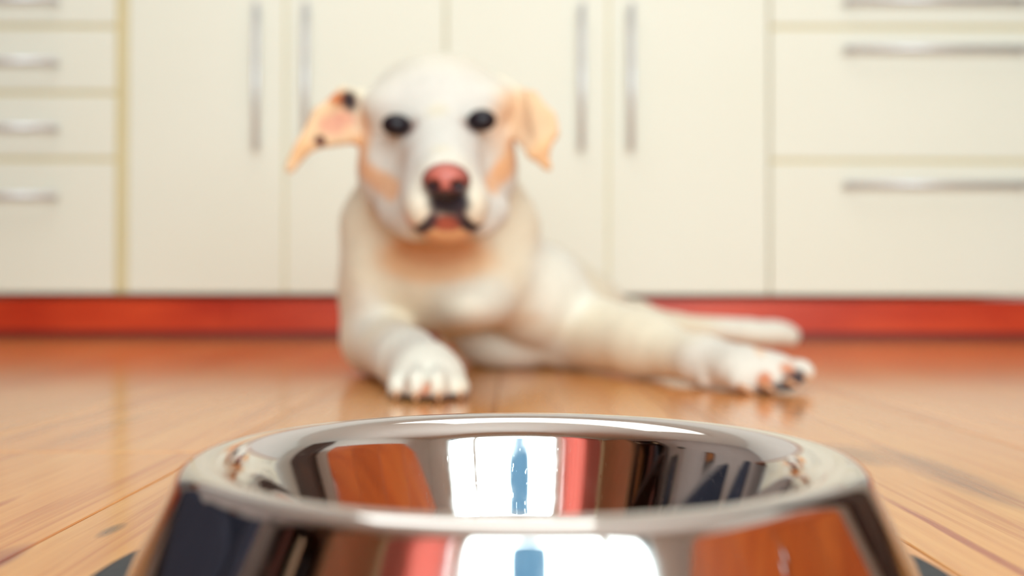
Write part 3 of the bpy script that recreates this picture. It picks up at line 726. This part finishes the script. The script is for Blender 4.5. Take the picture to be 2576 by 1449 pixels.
def fur_mat():
    m = bpy.data.materials.new('short_cream_fur'); m.use_nodes = True; nt = m.node_tree; N = nt.nodes; L = nt.links; b = N['Principled BSDF']
    at = N.new('ShaderNodeAttribute'); at.attribute_name = 'coat'
    tc = N.new('ShaderNodeTexCoord'); n = N.new('ShaderNodeTexNoise'); n.inputs['Scale'].default_value = 55; n.inputs['Detail'].default_value = 5; L.new(tc.outputs['Object'], n.inputs['Vector'])
    r = N.new('ShaderNodeMapRange'); r.inputs['To Min'].default_value = 0.88; r.inputs['To Max'].default_value = 1.1; L.new(n.outputs['Fac'], r.inputs['Value'])
    mx = N.new('ShaderNodeVectorMath'); mx.operation = 'SCALE'; L.new(at.outputs['Color'], mx.inputs[0]); L.new(r.outputs[0], mx.inputs['Scale'])
    L.new(mx.outputs[0], b.inputs['Base Color']); b.inputs['Roughness'].default_value = 0.75; b.inputs['Specular IOR Level'].default_value = 0.2
    b.inputs['Sheen Weight'].default_value = 0.25; b.inputs['Sheen Roughness'].default_value = 0.5
    n2 = N.new('ShaderNodeTexNoise'); n2.inputs['Scale'].default_value = 420; n2.inputs['Detail'].default_value = 3; L.new(tc.outputs['Object'], n2.inputs['Vector'])
    bp = N.new('ShaderNodeBump'); bp.inputs['Strength'].default_value = 0.35; bp.inputs['Distance'].default_value = 0.002; L.new(n2.outputs['Fac'], bp.inputs['Height']); L.new(bp.outputs[0], b.inputs['Normal'])
    return m
dog = empty('dog', tuple(org)); tag(dog, 'cream Labrador dog lying on the wooden floor behind the steel bowl, facing the camera', 'dog')
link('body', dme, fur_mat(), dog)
def blob(name, c, r, m, parent, seg=24, fn=None):
    bm = bmesh.new(); bmesh.ops.create_uvsphere(bm, u_segments=seg, v_segments=seg // 2, radius=1.0)
    for v in bm.verts:
        p = v.co.copy()
        if fn: p = fn(p)
        v.co = Vector((p.x * r[0] + c[0] - org[0], p.y * r[1] + c[1] - org[1], p.z * r[2] + c[2] - org[2]))
    me = bpy.data.meshes.new(name); bm.to_mesh(me); bm.free(); me.polygons.foreach_set('use_smooth', [True] * len(me.polygons))
    return link(name, me, m, parent)
eyem = mat('dark_brown_eye', (30, 20, 26), 0.35, spec=0.25)
for (x, y) in ((995, 314), (1211, 302)): blob('eye', W(x, y, 1.112), (0.0165, 0.013, 0.0125), eyem, dog)
# nose leather: broad wedge with two nostrils, narrower below
def nosefn(p):
    q = p.copy(); q.x *= 1.0 - 0.16 * max(0, -p.z) + 0.0 * p.z
    for s in (-1, 1):
        d = math.hypot((p.x - 0.50 * s) / 0.27, (p.z + 0.30) / 0.26)
        if p.y < 0 and d < 1.3: q.y += 0.42 * max(0, 1 - d / 1.3) ** 0.7
    if p.y < 0 and abs(p.x) < 0.10 and p.z < 0.1: q.y += 0.10 * (1 - abs(p.x) / 0.10)
    return q
nm = bpy.data.materials.new('nose_leather'); nm.use_nodes = True
def nose_nodes():
    nt = nm.node_tree; N = nt.nodes; L = nt.links; b = N['Principled BSDF']; b.inputs['Roughness'].default_value = 0.38
    at = N.new('ShaderNodeAttribute'); at.attribute_name = 'tint'; L.new(at.outputs['Color'], b.inputs['Base Color'])
    tc = N.new('ShaderNodeTexCoord'); v = N.new('ShaderNodeTexVoronoi'); v.inputs['Scale'].default_value = 900; L.new(tc.outputs['Object'], v.inputs['Vector'])
    bp = N.new('ShaderNodeBump'); bp.inputs['Strength'].default_value = 0.3; bp.inputs['Distance'].default_value = 0.0006; L.new(v.outputs['Distance'], bp.inputs['Height']); L.new(bp.outputs[0], b.inputs['Normal'])
nose_nodes()
nc = W(1122, 455, 1.008); nr = (0.0248, 0.019, 0.0188)
no = blob('nose', nc, nr, nm, dog, 48, nosefn)
na = no.data.color_attributes.new('tint', 'FLOAT_COLOR', 'POINT')
for i, v in enumerate(no.data.vertices):
    x = (v.co.x + org[0] - nc[0]) / nr[0]; z = (v.co.z + org[2] - nc[2]) / nr[2]
    red = np.array(s2l((186, 98, 84))); dk = np.array(s2l((118, 62, 58))); nd = np.array(s2l((36, 24, 32)))
    f = min(1, max(0, (math.hypot(x / 0.95, (z - 0.1) / 1.05) - 0.55) / 0.4)); c = red * (1 - f) + dk * f
    g = min(1, max(0, (-z - 0.35) / 0.35)); c = c * (1 - g) + nd * g
    for s in (-1, 1):
        d = math.hypot((x - 0.50 * s) / 0.27, (z + 0.30) / 0.26); h = min(1, max(0, 1.35 - d) / 0.4); c = c * (1 - h) + nd * h
    na.data[i].color = (*c, 1)
# claws
clm = mat('pale_horn_claw', (206, 150, 110), 0.35)
for px, py, Y, dx in ((1000, 996, 1.022, -0.1), (1048, 1000, 1.003, 0), (1104, 998, 1.003, 0.1), (1157, 1000, 1.030, 0.2)):
    p = Vector(W(px, py, Y)) - Vector(org); p.z = max(p.z, 0.0055)
    link('claw', tube_me('claw', [p + Vector((0, 0.012, 0.004)), p + Vector((0, 0.004, 0.0025)), p + Vector((dx * 0.004, -0.004, 0)), p + Vector((dx * 0.006, -0.009, -0.003))], [0.0036, 0.0034, 0.0025, 0.0008], 10), clm, dog)
for px, py, Y in ((1878, 978, 1.088), (1935, 975, 1.082), (1992, 962, 1.092), (2030, 945, 1.12)):
    p = Vector(W(px, py, Y)) - Vector(org)
    link('claw', tube_me('claw', [p + Vector((-0.008, 0.006, 0.004)), p, p + Vector((0.007, -0.005, -0.004))], [0.0034, 0.0030, 0.0008], 10), clm, dog)
